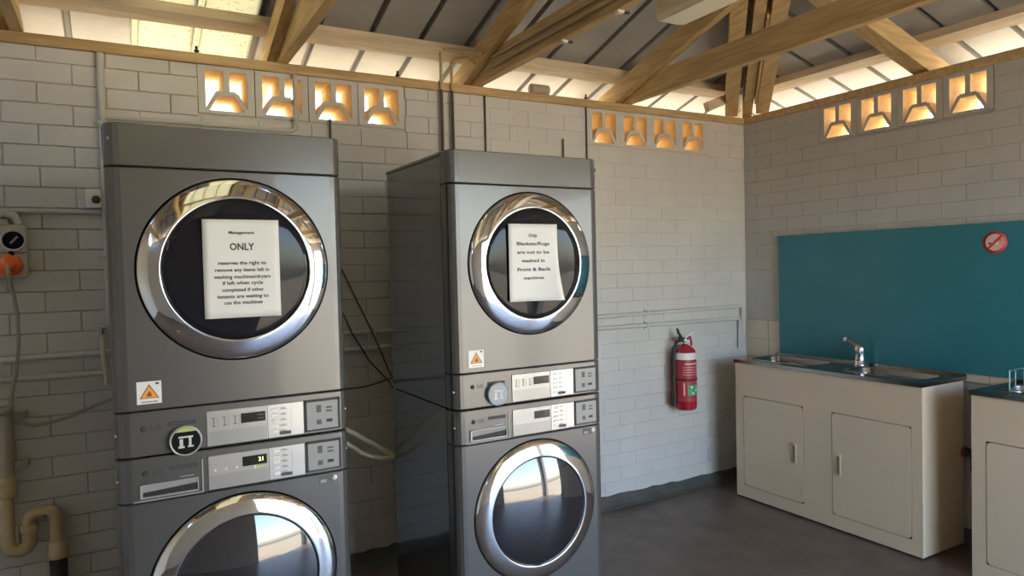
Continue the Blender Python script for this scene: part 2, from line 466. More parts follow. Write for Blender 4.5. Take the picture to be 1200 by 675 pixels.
y = -0.60 + .262 * 4
while y > YF - EAVE:
    if y < EAVE - .02: roof_strip(roof, M['rib'], M['roof'], y, min(y + .262, EAVE + .1), right3, endr)
    y -= .262
ro = struct(roof, 'ceiling')
so = sky.build('skylight_sheet')
tag(so, 'pale speckled translucent skylight sheet set in the roof at far left', 'skylight')
sky2 = sky_fill.build('skylight_sheet'); tag(sky2, 'broad translucent sheet behind the viewer, unseen, added for light on the left', 'skylight')  # unseen skylight added to light the left side from above
for o in (ro, so, sky2):
    md = o.modifiers.new('thickness', 'SOLIDIFY'); md.thickness = 0.004; md.offset = 0

# timber battens under the sheets
def batten(name, a, kindlabel):
    mb = MB(); mb.add(*a, M['timber_pale']); return mb
def slope_box(c0, c1, v0, v1, t, to3):
    P = []
    for h in (-.001, -t):
        P += [to3(c0, v0, h), to3(c1, v0, h), to3(c1, v1, h), to3(c0, v1, h)]
    return P, [[0, 1, 2, 3], [7, 6, 5, 4], [0, 4, 5, 1], [1, 5, 6, 2], [2, 6, 7, 3], [3, 7, 4, 0]]
v0 = -.045
def add_batten(c0, c1, vv, to3, label, t=.045, w=.088):
    mb = MB(); mb.add(*slope_box(c0, c1, vv, vv + w, t, to3), M['timber_pale'] if to3 is not right3 else M['timber_pale_y'])
    return tag(mb.build('roof_batten'), label, 'batten', 'roof battens')
add_batten(XL + .01, -.06, v0, back3, 'pale timber batten under the roof sheets just above the back wall')
add_batten(YF + .06, -.06, v0, right3, 'pale timber batten under the roof sheets just above the right wall')
add_batten(XL + .01, -1.45, 1.25, back3, 'upper timber batten halfway up the back roof slope')
add_batten(YF + 1.5, -1.45, 1.25, right3, 'upper timber batten halfway up the right roof slope')
add_batten(XL + .01, -1.45, 1.25, front3, 'timber batten halfway up the roof slope behind the viewer')

# trusses: rafters on the slope, level bottom chord lapped on their right side
RT = 0.045
def rafter_mesh(x0, x1, vend, to3, top=-.046, dep=.115, v_start=-.42):
    P = []
    for h in (top, top - dep):
        P += [to3(x0, v_start, h), to3(x1, v_start, h), to3(x1, vend, h), to3(x0, vend, h)]
    return P, [[0, 1, 2, 3], [7, 6, 5, 4], [0, 4, 5, 1], [1, 5, 6, 2], [2, 6, 7, 3], [3, 7, 4, 0]]
def chord(name, x0, x1, z0, z1, par):
    mb = MB(); mb.prism([(-0.02 + .06, z0), (-0.02 + .06, z0 + .02), (-.30, z1), (YF + .30, z1), (YF - .04, z0 + .02), (YF - .04, z0)], 'X', x0, x1, M['timber'])
    return mb.build(name, par)
def truss(x, label, vend, cz=ZP + .001, lap=.0475):
    t = thing('roof_truss', label, 'roof truss', (x, 0, 0), 0, 'roof trusses')
    for to3 in (back3, front3):
        mb = MB(); mb.add(*rafter_mesh(0, RT, vend, to3), M['timber']); mb.build('rafter', t)
    chord('bottom_chord', lap, lap + RT, cz, cz + .135, t)
    if vend > 2:
        mb = MB(); mb.box(0.0, RT, YR - .045, YR + .045, cz + .136, ridge - .16, M['timber']); mb.build('king_post', t)
    return t
truss(-5.30, 'timber roof truss beyond the left edge of the view', 2.49)
truss(-4.275, 'timber roof truss in the top left corner, left of the skylight', 2.49)
truss(-3.215, 'golden timber roof truss directly above the big left dryer', 2.49)
truss(-2.165, 'timber roof truss carrying electrical conduits, above the right dryer', 2.10)
truss(-1.103, 'timber roof truss with the long brown beam crossing at upper right', 1.05)
def jack(y, vend, label):
    t = thing('jack_rafter', label, 'rafter', (0, y, 0), 0, 'jack rafters on the right wall')
    def to3(u, v, h): return (-v, u, ZR + SL * v + h)
    mb = MB(); mb.add(*rafter_mesh(-.045, .045, vend, to3), M['timber_x']); mb.build('rafter_timber', t); return t
jack(-1.225, .955, 'pale timber rafter rising from the right wall above the breeze blocks')
jack(-2.50, 2.42, 'timber rafter rising from the right wall, beyond the right edge of the view')
jack(-3.775, 1.14, 'timber rafter rising from the right wall, behind the viewer')
# hip timbers over the corner, running up the diagonal
def diag3(u, v, h):
    s = 1 / math.sqrt(2)                     # v measured along x (and y); u across
    return (-v + u * s, -v - u * s, ZR + SL * v + h)
t = thing('hip_rafter', 'cluster of timber hip rafters rising from the wall corner', 'hip rafter')
mb = MB(); mb.add(*rafter_mesh(-.006, .054, 2.45, diag3, top=-.02, dep=.15, v_start=-.40), M['timber']); mb.build('rafter', t)
mb = MB(); mb.add(*rafter_mesh(-.125, -.04, 2.40, diag3, top=-.075, dep=.095, v_start=.0), M['timber']); mb.build('trimmer', t)
mb = MB(); mb.add(*rafter_mesh(.080, .165, 2.40, diag3, top=-.085, dep=.095, v_start=.03), M['timber']); mb.build('trimmer', t)
mb = MB(); mb.add(*rafter_mesh(.060, .074, .9, diag3, top=-.10, dep=.09, v_start=.16), M['timber']); mb.build('cleat', t)
# short crooked stub of timber nailed beside the hip
mb = MB(); mtx = Matrix.Translation((-.262, -.045, ZP + .088)) @ Matrix.Rotation(R(-21), 4, 'Y')
mb.box(-.15, .13, -.022, .022, -.032, .030, M['timber_pale'], b=.003, mtx=mtx)
tag(mb.build('timber_offcut'), 'short pale timber block leaning on the wall plate at the corner', 'timber offcut')

# ------------------------------------------------------------------ washing machines and dryers
W2 = 0.343; DEP = 0.66
def outline(ch=.040, cd=.034, y1=.075):
    pts = []
    for k in range(5):
        a = k / 4 * PI / 2
        pts.append((-W2 + ch * (1 - math.sin(a)) if False else -W2 + ch - ch * math.cos(a), cd - cd * math.sin(a)))
    left = pts
    right = [(-x, y) for x, y in pts[::-1]]
    return left, right
def front_segment(z0, z1, m, hole=None, b=.003):
    """front shell of the machine between two heights, rounded front corners, optional round hole (cx, cz, r)"""
    mb = MB(); left, right = outline(); y1 = .075
    path = [(-W2, y1)] + left + right + [(W2, y1)]
    n = len(path)
    ins = [(x * (1 - b / W2), y + b if y < .05 else y) for x, y in path]
    rings = [[(x, y, z0) for x, y in ins], [(x, y, z0 + b) for x, y in path], [(x, y, z1 - b) for x, y in path], [(x, y, z1) for x, y in ins]]
    v = sum(rings, [])
    fr = len(left)                    # edge index of the flat front: path[fr] -> path[fr+1]
    for k in range(3):
        for i in range(n - 1):
            if k == 1 and i == fr and hole: continue
            mb.add([v[k * n + i], v[k * n + i + 1], v[(k + 1) * n + i + 1], v[(k + 1) * n + i]], [[0, 1, 2, 3]], m, smooth=(i != fr))
    mb.add([v[i] for i in range(n)], [list(range(n))[::-1]], m); mb.add([v[3 * n + i] for i in range(n)], [list(range(n))], m)
    if hole:
        xa = path[fr][0]; xb = path[fr + 1][0]
        mb.holed_panel(xa, xb, z0 + b, z1 - b, hole[0], hole[1], hole[2], 0.0, .03, m, M['gap'], n=96)
    return mb

def door_mesh(par, cz, washer):
    cx = .006
    d = MB()
    d.lathe([(.276, .020), (.2785, .004), (.2775, -.004), (.274, -.0090), (.268, -.0130), (.258, -.0170), (.246, -.0205), (.234, -.0235), (.224, -.0258), (.219, -.0266), (.2165, -.0262), (.2155, -.0245), (.215, -.02), (.215, .0)],
            M['chrome'], (cx, 0, cz), 'Y', n=128)
    door = d.build('door', par); tag(door, 'chrome ringed round door')
    g = MB()
    if washer:
        prof = [(.215, -.018), (.212, -.022)] + [(.210 * math.cos(R(90 * k / 16)) + .0005, -.0225 - .034 * (1 - (math.cos(R(90 * k / 16))) ** 2)) for k in range(17)]
        g.lathe(prof, M['glass_w'], (cx, 0, cz), 'Y', n=96)
    else:
        prof = [(.215, -.018), (.211, -.0215), (.196, -.0235), (.15, -.026), (.08, -.0275), (.001, -.028)]
        g.lathe(prof, M['glass'], (cx, 0, cz), 'Y', n=96)
    tag(g.build('door_glass', door), 'dark domed glass' if washer else 'dark glass')
    dr = MB()
    dr.lathe([(.2825, .028), (.26, .06), (.215, .07), (.212, .10)], M['gap'], (cx, 0, cz), 'Y', n=48)
    dr.lathe([(.250, .11), (.250, .45), (.10, .47), (.001, .47)], M['drum'], (cx, 0, cz), 'Y', n=48)
    for k in range(3):
        a = 2 * PI * k / 3 + .5
        c, s_ = math.cos(a), math.sin(a)
        dr.cyl((cx + .24 * c, .12, cz + .24 * s_), (cx + .24 * c, .44, cz + .24 * s_), .022, M['drum'], 10)
    tag(dr.build('drum', par), 'dark drum behind the glass')
    # hinge tab between ring and cabinet
    return door

def control_strip(par, washer, lit, z0, z1):
    h = z1 - z0
    f = front_segment(z0 + .0015, z1 - .0015, M['front']).build('control_panel', par)
    pz0, pz1 = (.857, .960) if washer else (.0065, .1135)
    # satin panel in two tones
    p = MB(); y = -.0032
    p.box(-.098, .080, y, .0, pz0, pz1, M['satin'], b=.0018)
    p.box(-.094, .077, y - .0004, y + .001, pz0 + .004, pz0 + (pz1 - pz0) * .42, M['satin_lo'])
    p.box(.080, .193, y - .0006, .0, pz0, pz1, M['satin_hi'], b=.0018)
    tag(p.build('button_panel', f), 'pale silver button panel')
    # printed pictograms
    q = MB(); yy = y - .0012
    zi = pz0 + (pz1 - pz0) * .68
    for k in range(3):
        xx = -.078 + k * .031
        if washer:
            q.lathe([(.0035, 0), (.0001, -.0006)], M['white'], (xx, yy, zi - .012), 'Y', n=12)
            q.box(xx - .006, xx + .006, yy, yy + .0004, zi + .004, zi + .006, M['satin_lo'])
        else:
            q.box(xx - .005, xx + .004, yy, yy + .0004, zi + .010, zi + .013, M['ink_grey']); q.box(xx - .004, xx + .004, yy, yy + .0004, zi - .014, zi - .010, M['ink_grey'])
            q.box(xx + .011, xx + .0118, yy, yy + .0004, zi - .02, zi + .016, M['ink_grey'])
            q.box(xx - .001, xx + .0015, yy, yy + .0004, zi - .008, zi + .008, M['ink_grey'])
    y3 = yy - .0004
    for k in range(5):
        zz = pz0 + .017 + k * .018
        q.box(.121, .139, y3, y3 + .0004, zz, zz + .0018, M['ink_grey']); q.box(.121, .135, y3, y3 + .0004, zz + .004, zz + .0055, M['ink_grey'])
    q.box(.1525, .153, y3, y3 + .0004, pz0 + .02, pz1 - .008, M['satin_lo'])
    for k in range(4): q.box(.160, .163, y3, y3 + .0004, pz0 + .035 + k * .014, pz0 + .038 + k * .014, M['satin_lo'])
    q.build('pictograms', f)
    bt = []
    for k in range(5):
        b = MB(); zz = pz0 + .018 + k * .018
        b.box(.093, .114, y - .0028, y, zz - .0045, zz + .0045, M['white'], b=.002)
        b.build('program_button', f)
    st = MB(); text_into(st, 'START', .0105, M['ink'], (.134, y3, pz0 + .012), width=.034); st.box(.116, .152, y3 + .0002, y3 + .0005, pz0 + .0065, pz0 + .0175, M['ink_grey']); st.build('start_key', f)
    ds = MB(); dz0, dz1 = (.914, .944) if washer else (.066, .096)
    ds.box(.001, .074, y - .0014, y, dz0, dz1, M['lcd'], b=.001)
    seg = M['lcd_green'] if (washer and lit) else (M['lcd_dim'])
    if washer and lit: text_into(ds, '21', .018, seg, (.057, y - .0018, (dz0 + dz1) / 2 + .001))
    else:
        ds.box(.05, .068, y - .0017, y - .0012, dz0 + .009, dz0 + .011, seg); ds.box(.05, .068, y - .0017, y - .0012, dz1 - .010, dz1 - .008, seg)
    tag(ds.build('display', f), 'black digital display')
    if washer and lit:
        l = MB(); l.box(.036, .066, y - .0012, y, dz0 - .010, dz0 - .003, M['lime']); l.box(.036, .041, y - .0014, y, dz0 - .012, dz0 - .002, M['white']); l.build('indicator', f)
    # payment panel at right with dark rim
    s = MB(); sz0, sz1 = (.861, .961) if washer else (.010, .114)
    for (a, b_, c, d) in ((.196, .313, sz0, sz0 + .005), (.196, .313, sz1 - .008, sz1), (.196, .204, sz0, sz1), (.306, .313, sz0, sz1)):
        s.box(a, b_, -.0032, 0, c, d, M['ink'])
    s.box(.203, .307, -.0022, 0, sz0 + .004, sz1 - .006, M['card'])
    cx, cz = .255, (sz0 + sz1) / 2
    for dx, dz, w, hh in ((-.012, .02, .016, .024), (.022, .022, .020, .006), (.022, .010, .020, .006), (-.012, -.024, .016, .016), (.022, -.022, .020, .010)):
        mm = M['ink'] if (dx > 0 and dz < 0) else M['ink_grey']
        s.box(cx + dx - w / 2, cx + dx + w / 2, -.0028, -.002, cz + dz - hh / 2, cz + dz + hh / 2, mm)
    tag(s.build('card_panel', f), 'square silver panel with dark rim')
    # maker's mark and strip
    k = MB(); zz = .935 if washer else .083
    k.lathe([(.0085, 0), (.0085, -.0006), (.0001, -.0006)], M['ink'], (-.268, -.0004, zz), 'Y', n=20)
    text_into(k, 'LG', .018, M['ink'], (-.236, -.0008, zz), width=.026)
    zs = zz + .006
    k.box(-.205, -.128, -.0009, 0, zs - .006, zs + .006, M['ink'])
    text_into(k, 'GIANT C', .0075, M['ink_grey'], (-.166, -.0012, zs), width=.066)
    k.build('brand_mark', f)
    for sx in (-1, 1):
        sc = MB(); sc.lathe([(.006, 0), (.0055, -.0022), (.003, -.0032), (.0001, -.0034)], M['chrome'], (0, 0, 0), 'X', n=14,
                 mtx=Matrix.Translation((sx * (W2 - .005), .022, z0 + h * .5)) @ Matrix.Rotation(R(-35 if sx > 0 else 35), 4, 'Z') @ (Matrix.Rotation(PI, 4, 'Z') if sx > 0 else Matrix.Identity(4)))
        sc.build('screw', f)
    return f
M['card'] = mat('card_panel_grey', (0.30, 0.29, 0.28), 0.5, metal=.2)
M['satin_edge'] = mat('satin_print', (0.33, 0.32, 0.31), 0.4)
M['lcd_dim'] = mat('lcd_dim', (0.10, 0.12, 0.09), 0.4)
def emit(name, rgb, s):
    m, nt, p = new_mat(name); p.inputs['Base Color'].default_value = (*rgb, 1)
    p.inputs['Emission Color'].default_value = (*rgb, 1); p.inputs['Emission Strength'].default_value = s; return m
M['lcd_green'] = emit('lcd_green', (0.55, 0.85, 0.25), 1.2)

HOLE = (.006, .2825)
def dryer(loc, rz, label, glare_puck):
    t = thing('tumble_dryer', label, 'tumble dryer', loc, rz, 'stacked dryers')
    H = .975
    b = MB()
    b.box(-W2, W2, .076, DEP, .001, H - .012, M['side'], b=.004)
    b.box(-W2 - .003, W2 + .003, .076, DEP + .004, H - .013, H, M['front'], b=.003)         # folded lid edge
    b.box(-W2 + .03, W2 - .03, .05, .077, .02, H - .02, M['gap'])
    tag(b.build('cabinet_body', t), 'dark glossy side panels')
    f = front_segment(.1365, .848, M['front'], (HOLE[0], .5455, HOLE[1])); f.build('front_panel', t)
    tp = front_segment(.8515, H, M['front']); tp.build('top_panel', t)
    control_strip(t, False, False, 0.0, .1345)
    door_mesh(t, .5455, False)
    # warning sticker
    s = MB(); x0, x1, z0, z1 = -.282, -.217, .156, .222
    s.box(x0, x1, -.0012, 0, z0, z1, M['white'])
    cx = (x0 + x1) / 2; zb = z0 + .016
    def tri(r, yy, m): s.add([(cx - r, yy, zb + (.026 - r) * .45), (cx + r, yy, zb + (.026 - r) * .45), (cx, yy, zb + (.026 - r) * .45 + r * 1.62)], [[0, 1, 2]], m)
    tri(.026, -.0016, M['maroon']); tri(.0215, -.0020, M['orange'])
    s.add([(cx - .007, -.0024, zb + .006), (cx + .007, -.0024, zb + .006), (cx + .006, -.0024, zb + .014), (cx + .001, -.0024, zb + .023), (cx - .002, -.0024, zb + .018), (cx - .006, -.0024, zb + .013)], [[0, 1, 2, 3, 4, 5]], M['maroon'])
    s.box(x1 - .016, x1 - .006, -.0016, -.001, z1 - .010, z1 - .004, M['ink_grey']); s.box(cx - .022, cx + .022, -.0016, -.001, z0 + .004, z0 + .008, M['satin_lo'])
    tag(s.build('warning_sticker', t), 'white sticker with an orange warning triangle')
    # round payment badge; the right one has glare painted into its colours
    p = MB(); pz = .036 if not glare_puck else .048; px = -.158 if not glare_puck else -.166
    rim = M['satin'] if not glare_puck else M['badge_glare_edge']
    p.lathe([(.0455, 0), (.0455, -.016), (.044, -.0185), (.0405, -.0185), (.0395, -.0172), (.0001, -.0172)], rim, (px, 0, pz), 'Y', n=40)
    p.lathe([(.0400, -.0176), (.0001, -.0177)], M['black'] if not glare_puck else M['badge_face_glare'], (px, 0, pz), 'Y', n=40)
    ic = M['icon']; yy = -.0182
    p.box(px - .020, px + .020, yy - .0005, yy, pz + .010, pz + .015, ic)
    p.box(px - .017, px - .008, yy - .0005, yy, pz - .014, pz + .007, ic); p.box(px - .021, px - .004, yy - .0005, yy, pz - .020, pz - .014, ic)
    p.box(px + .008, px + .015, yy - .0005, yy, pz - .014, pz + .010, ic); p.box(px + .005, px + .021, yy - .0005, yy, pz - .019, pz - .014, ic)
    arc = [(.0395 * math.cos(a), .0395 * math.sin(a)) for a in [R(45 + 90 * i / 14) for i in range(15)]]
    if not glare_puck: p.add([(px + c, yy - .0002, pz + s_) for c, s_ in arc], [list(range(15))], M['lime'])
    tag(p.build('payment_badge', t), 'round black badge with white pictogram' if not glare_puck else 'round badge with pictogram, glare painted in grey blue')
    for sx in (-1, 1):
        sc = MB(); sc.lathe([(.009, 0), (.008, -.003), (.0001, -.004)], M['front'], (0, 0, 0), 'Y', n=16, mtx=Matrix.Translation((sx * (W2 - .014), .012, H - .045)) @ Matrix.Rotation(R(48) * -sx, 4, 'Z') @ Matrix.Translation((0, .0, 0)))
        sc.build('corner_screw', t)
    return t
M['badge_glare_edge'] = mat('badge_rim_glare', (0.20, 0.25, 0.30), 0.3, coat=.4)  # grey blue tint paints the glare on the right dryer's badge
M['badge_face_glare'] = mat('badge_face_glare', (0.14, 0.19, 0.25), 0.2, coat=.6)

def washer(loc, rz, label, lit):
    t = thing('washing_machine', label, 'washing machine', loc, rz, 'stacked washing machines')
    H = .983
    b = MB()
    b.box(-W2, W2, .076, DEP, .03, H, M['side'], b=.004)
    b.box(-W2 + .03, W2 - .03, .05, .077, .06, H - .02, M['gap'])
    tag(b.build('cabinet_body', t), 'dark glossy side panels')
    f = front_segment(.132, .8485, M['front'], (HOLE[0], .550, HOLE[1])); f.build('front_panel', t)
    k = front_segment(.03, .1295, M['front']); k.build('kick_panel', t)
    control_strip(t, True, lit, .850, H - .001)
    door_mesh(t, .550, True)
    # detergent drawer with pale framed slot
    d = MB(); 
    d.box(-.300, -.112, -.0016, 0, .853, .857, M['satin_edge']); d.box(-.116, -.112, -.0026, 0, .853, .955, M['satin'], b=.001)
    x0, x1, z0, z1 = -.284, -.126, .862, .904
    d.box(x0, x1, -.0005, .0, z0, z1, M['gap'])
    for a in ((x0, x1, z0, z0 + .005), (x0, x1, z1 - .004, z1), (x0, x0 + .008, z0, z1), (x1 - .003, x1, z0, z1)):
        d.box(a[0], a[1], -.006, 0, a[2], a[3], M['satin'], b=.0012)
    d.add([(x0 + .008, -.004, z1 - .004), (x1 - .003, -.004, z1 - .004), (x1 - .003, -.001, z0 + .026), (x0 + .008, -.001, z0 + .018)], [[0, 1, 2, 3]], M['satin_edge'])
    d.box(x1 - .05, x1 - .012, -.0011, 0, z1 + .006, z1 + .009, M['satin_edge'])
    tag(d.build('detergent_drawer', t), 'drawer with a pale framed grip slot')
    l = MB(); l.box(.238, .280, -.0012, 0, .815, .841, M['ink_grey']); l.box(.242, .262, -.0016, -.001, .819, .829, M['satin_edge'])
    l.lathe([(.009, 0), (.009, -.002), (.0001, -.003)], M['white'], (.289, 0, .830), 'Y', n=18); l.build('rating_label', t)
    ft = []
    for sx in (-1, 1):
        for yy in (.10, .58):
            m_ = MB(); m_.lathe([(.022, 0), (.024, .006), (.012, .012), (.012, .029)], M['rubber'], (sx * .29, yy, 0.0), 'Z', n=16, cap0=True, cap1=True); m_.build('foot', t)
    # door hinge pillar seen as a short grip on the ring
    return t

def stack(cx, fy, rz, names, lit, bright, dz):
    washer((cx, fy, 0.0015), rz, names[1], lit)
    dryer((cx, fy, .9855 + dz), rz, names[0], bright)
r1, r2 = R(.753), R(.649)
x1c = -3.8943 - .007 + W2 * math.cos(r1); y1c = -1.1969 + W2 * math.sin(r1)
x2c = -2.8204 + .020 + W2 * math.cos(r2); y2c = -1.1379 + W2 * math.sin(r2)
stack(x1c, y1c, r1, ('grey front loading dryer with a paper reading ONLY, in the left stack', 'grey washing machine under the left dryer, lime lit display, door cut by the frame'), True, False, 0.0)
stack(x2c, y2c, r2, ('grey front loading dryer atop the right stack, with glare painted on its badge', 'grey washing machine under the right dryer, showing its dark side panel'), False, True, 0.001)

# paper notices taped on the dryer doors
def notice(cx, fy, rz, zc, uc, lines, label, curl):
    t = thing('paper_notice', label, 'paper notice', (cx, fy, zc), rz, 'paper notices on dryer doors')
    mb = MB(); w, h = .111, .150; y0 = -.0325
    n, k = 12, 14
    def yb(u, z):
        c = 0.0
        if curl:
            a = max(0, (u / w) - (-1) * 0 - .1 + (-(z / h)) - .35); c = -.020 * a * a
            c += -.004 * (u / w) ** 2
        return y0 + .0006 * math.sin(u * 30 + z * 9) + c
    V = []; 
    for j in range(k + 1):
        for i in range(n + 1):
            u = -w + 2 * w * i / n; z = -h + 2 * h * j / k
            V.append((uc + u, yb(u, z), z))
    F = [[j * (n + 1) + i, j * (n + 1) + i + 1, (j + 1) * (n + 1) + i + 1, (j + 1) * (n + 1) + i] for j in range(k) for i in range(n)]
    mb.add(V, F, M['paper'], smooth=True); sh = mb.build('sheet', t)
    md = sh.modifiers.new('thickness', 'SOLIDIFY'); md.thickness = .0006; md.offset = 0
    tx = MB()
    for (z, s, wd, txt, dark) in lines:
        o = len(tx.v)
        text_into(tx, txt, s, M['ink'] if dark else M['ink_soft'], (uc, 0, z), width=wd, bold=.026)
        for i in range(o, len(tx.v)):
            v = tx.v[i]; v.y = yb(v.x - uc, v.z) - .0011
    tag(tx.build('lettering', t), 'black printed lettering')
    return t
notice(x1c, y1c, r1, 1.533, .016, [
    (.122 - .012, .013, .075, 'Management', False), (.066, .030, .072, 'ONLY', True),
    (.017, .0150, .140, 'reserves the right to', False), (-.004, .0150, .158, 'remove any items left in', False),
    (-.025, .0150, .165, 'washing machines/dryers', False), (-.044, .0150, .118, 'if left when cycle', False),
    (-.065, .0150, .122, 'completed if other', False), (-.085, .0150, .150, 'tenants are waiting to', False), (-.104, .0150, .112, 'use the machines', False)],
    'white printed paper notice reading ONLY on the left dryer door', False)
notice(x2c, y2c, r2, 1.535, -.006, [
    (.105, .018, .040, 'Only', True), (.073, .018, .150, 'Blankets/Rugs', True), (.040, .018, .148, 'are not to be', True),
    (.007, .018, .108, 'washed in', True), (-.027, .018, .152, 'Front & Back', True), (-.060, .017, .092, 'machines', True)],
    'white paper notice with six lines on the right dryer door, lower corner curling', True)

# ------------------------------------------------------------------ teal splashback, tiles, no smoking sign
mb = MB()
mb.box(-.0075, -.0005, -3.2, -.001, .86, 1.118, M['grout'])
for r_ in range(2):
    y = -.003; k = 0
    while y > -3.15:
        y1 = y - .196
        mb.box(-.011, -.004, y1, y, .862 + r_ * .128, .862 + r_ * .128 + .125, M['tile'], b=.0015, seg=1); y = y1 - .003
tag(mb.build('trim_4'), kind='structure')
mb = MB(); mb.box(-.024, -.0125, -3.15, -.302, .908, 1.688, M['teal'], b=.001)
tag(mb.build('splashback_board'), 'large plain teal board fixed on the right wall behind the sinks', 'splashback')
t = thing('no_smoking_sign', 'small round red no smoking sign on the teal board', 'sign', (-.0245, -1.628, 1.588))
mb = MB(); rr = .056
mb.lathe([(rr, 0), (rr, -.0012), (.0001, -.0013)], M['red_sign'], (0, 0, 0), 'X', n=40); mb.build('disc', t)
mb = MB()
mb.lathe([(rr * .76, -.0018), (.0001, -.0018)], M['pink'], (0, 0, 0), 'X', n=40)
X = -.0022
def cig(a, b, c, d, m, x): mb.add([(x, -p, q) for p, q in ((a, c), (b, c), (b, d), (a, d))], [[0, 1, 2, 3]], m)
cig(-.030, .020, -.010, .000, M['white'], X); cig(.020, .031, -.010, .000, M['orange'], X); cig(-.030, -.014, -.010, .0, M['maroon'], X - .0002)
for k in range(3): cig(.018 + .006 * k, .021 + .006 * k, .006, .020 - .003 * k, M['maroon'], X)
a = R(45); c_, s_ = math.cos(a), math.sin(a)
P = [(-.045, -.006), (.045, -.006), (.045, .006), (-.045, .006)]
mb.add([(X - .0006, -(p * c_ - q * s_), -(p * s_ + q * c_) * -1) for p, q in P], [[0, 1, 2, 3]], M['red_sign'])
tag(mb.build('symbol', t), 'cigarette symbol with red slash')

# ------------------------------------------------------------------ sink cabinets
def rrect(u0, u1, v0, v1, r, n=5):
    P = []
    for cx, cy, a0 in ((u1 - r, v1 - r, 0), (u0 + r, v1 - r, 90), (u0 + r, v0 + r, 180), (u1 - r, v0 + r, 270)):
        for k in range(n + 1):
            a = R(a0 + 90 * k / n); P.append((cx + r * math.cos(a), cy + r * math.sin(a)))
    return P
def top_with_bowl(mb, u0, u1, v0, v1, b, z, zb, m):
    """rectangle u0..u1 x v0..v1 at height z with a rounded bowl b=(u0,u1,v0,v1,r) sunk to zb"""
    P = rrect(*b); n = len(P); cu, cv = (b[0] + b[1]) / 2, (b[2] + b[3]) / 2
    O = []
    for p in P:
        d = (p[0] - cu, p[1] - cv); k = 1e9
        if abs(d[0]) > 1e-9: k = min(k, ((u1 if d[0] > 0 else u0) - cu) / d[0])
        if abs(d[1]) > 1e-9: k = min(k, ((v1 if d[1] > 0 else v0) - cv) / d[1])
        O.append((cu + d[0] * k, cv + d[1] * k))
    # snap nearest points to the rectangle's corners
    for c in ((u0, v0), (u1, v0), (u1, v1), (u0, v1)):
        i = min(range(n), key=lambda i: (O[i][0] - c[0]) ** 2 + (O[i][1] - c[1]) ** 2); O[i] = c
    def ring(s, zz): return [(cu + (p[0] - cu) * s, cv + (p[1] - cv) * s, zz) for p in P]
    rings = [[(p[0], p[1], z) for p in O], ring(1.06, z), ring(1.03, z + .0035), ring(1.0, z - .002), ring(.96, z - .03), ring(.90, zb + .02), ring(.84, zb), ring(.12, zb - .006)]
    v = sum(rings, [])
    for k in range(len(rings) - 1):
        mb.add(v, [[k * n + i, k * n + (i + 1) % n, (k + 1) * n + (i + 1) % n, (k + 1) * n + i] for i in range(n)], m, smooth=k > 0)
    mb.add(rings[-1], [list(range(n))], M['black'])

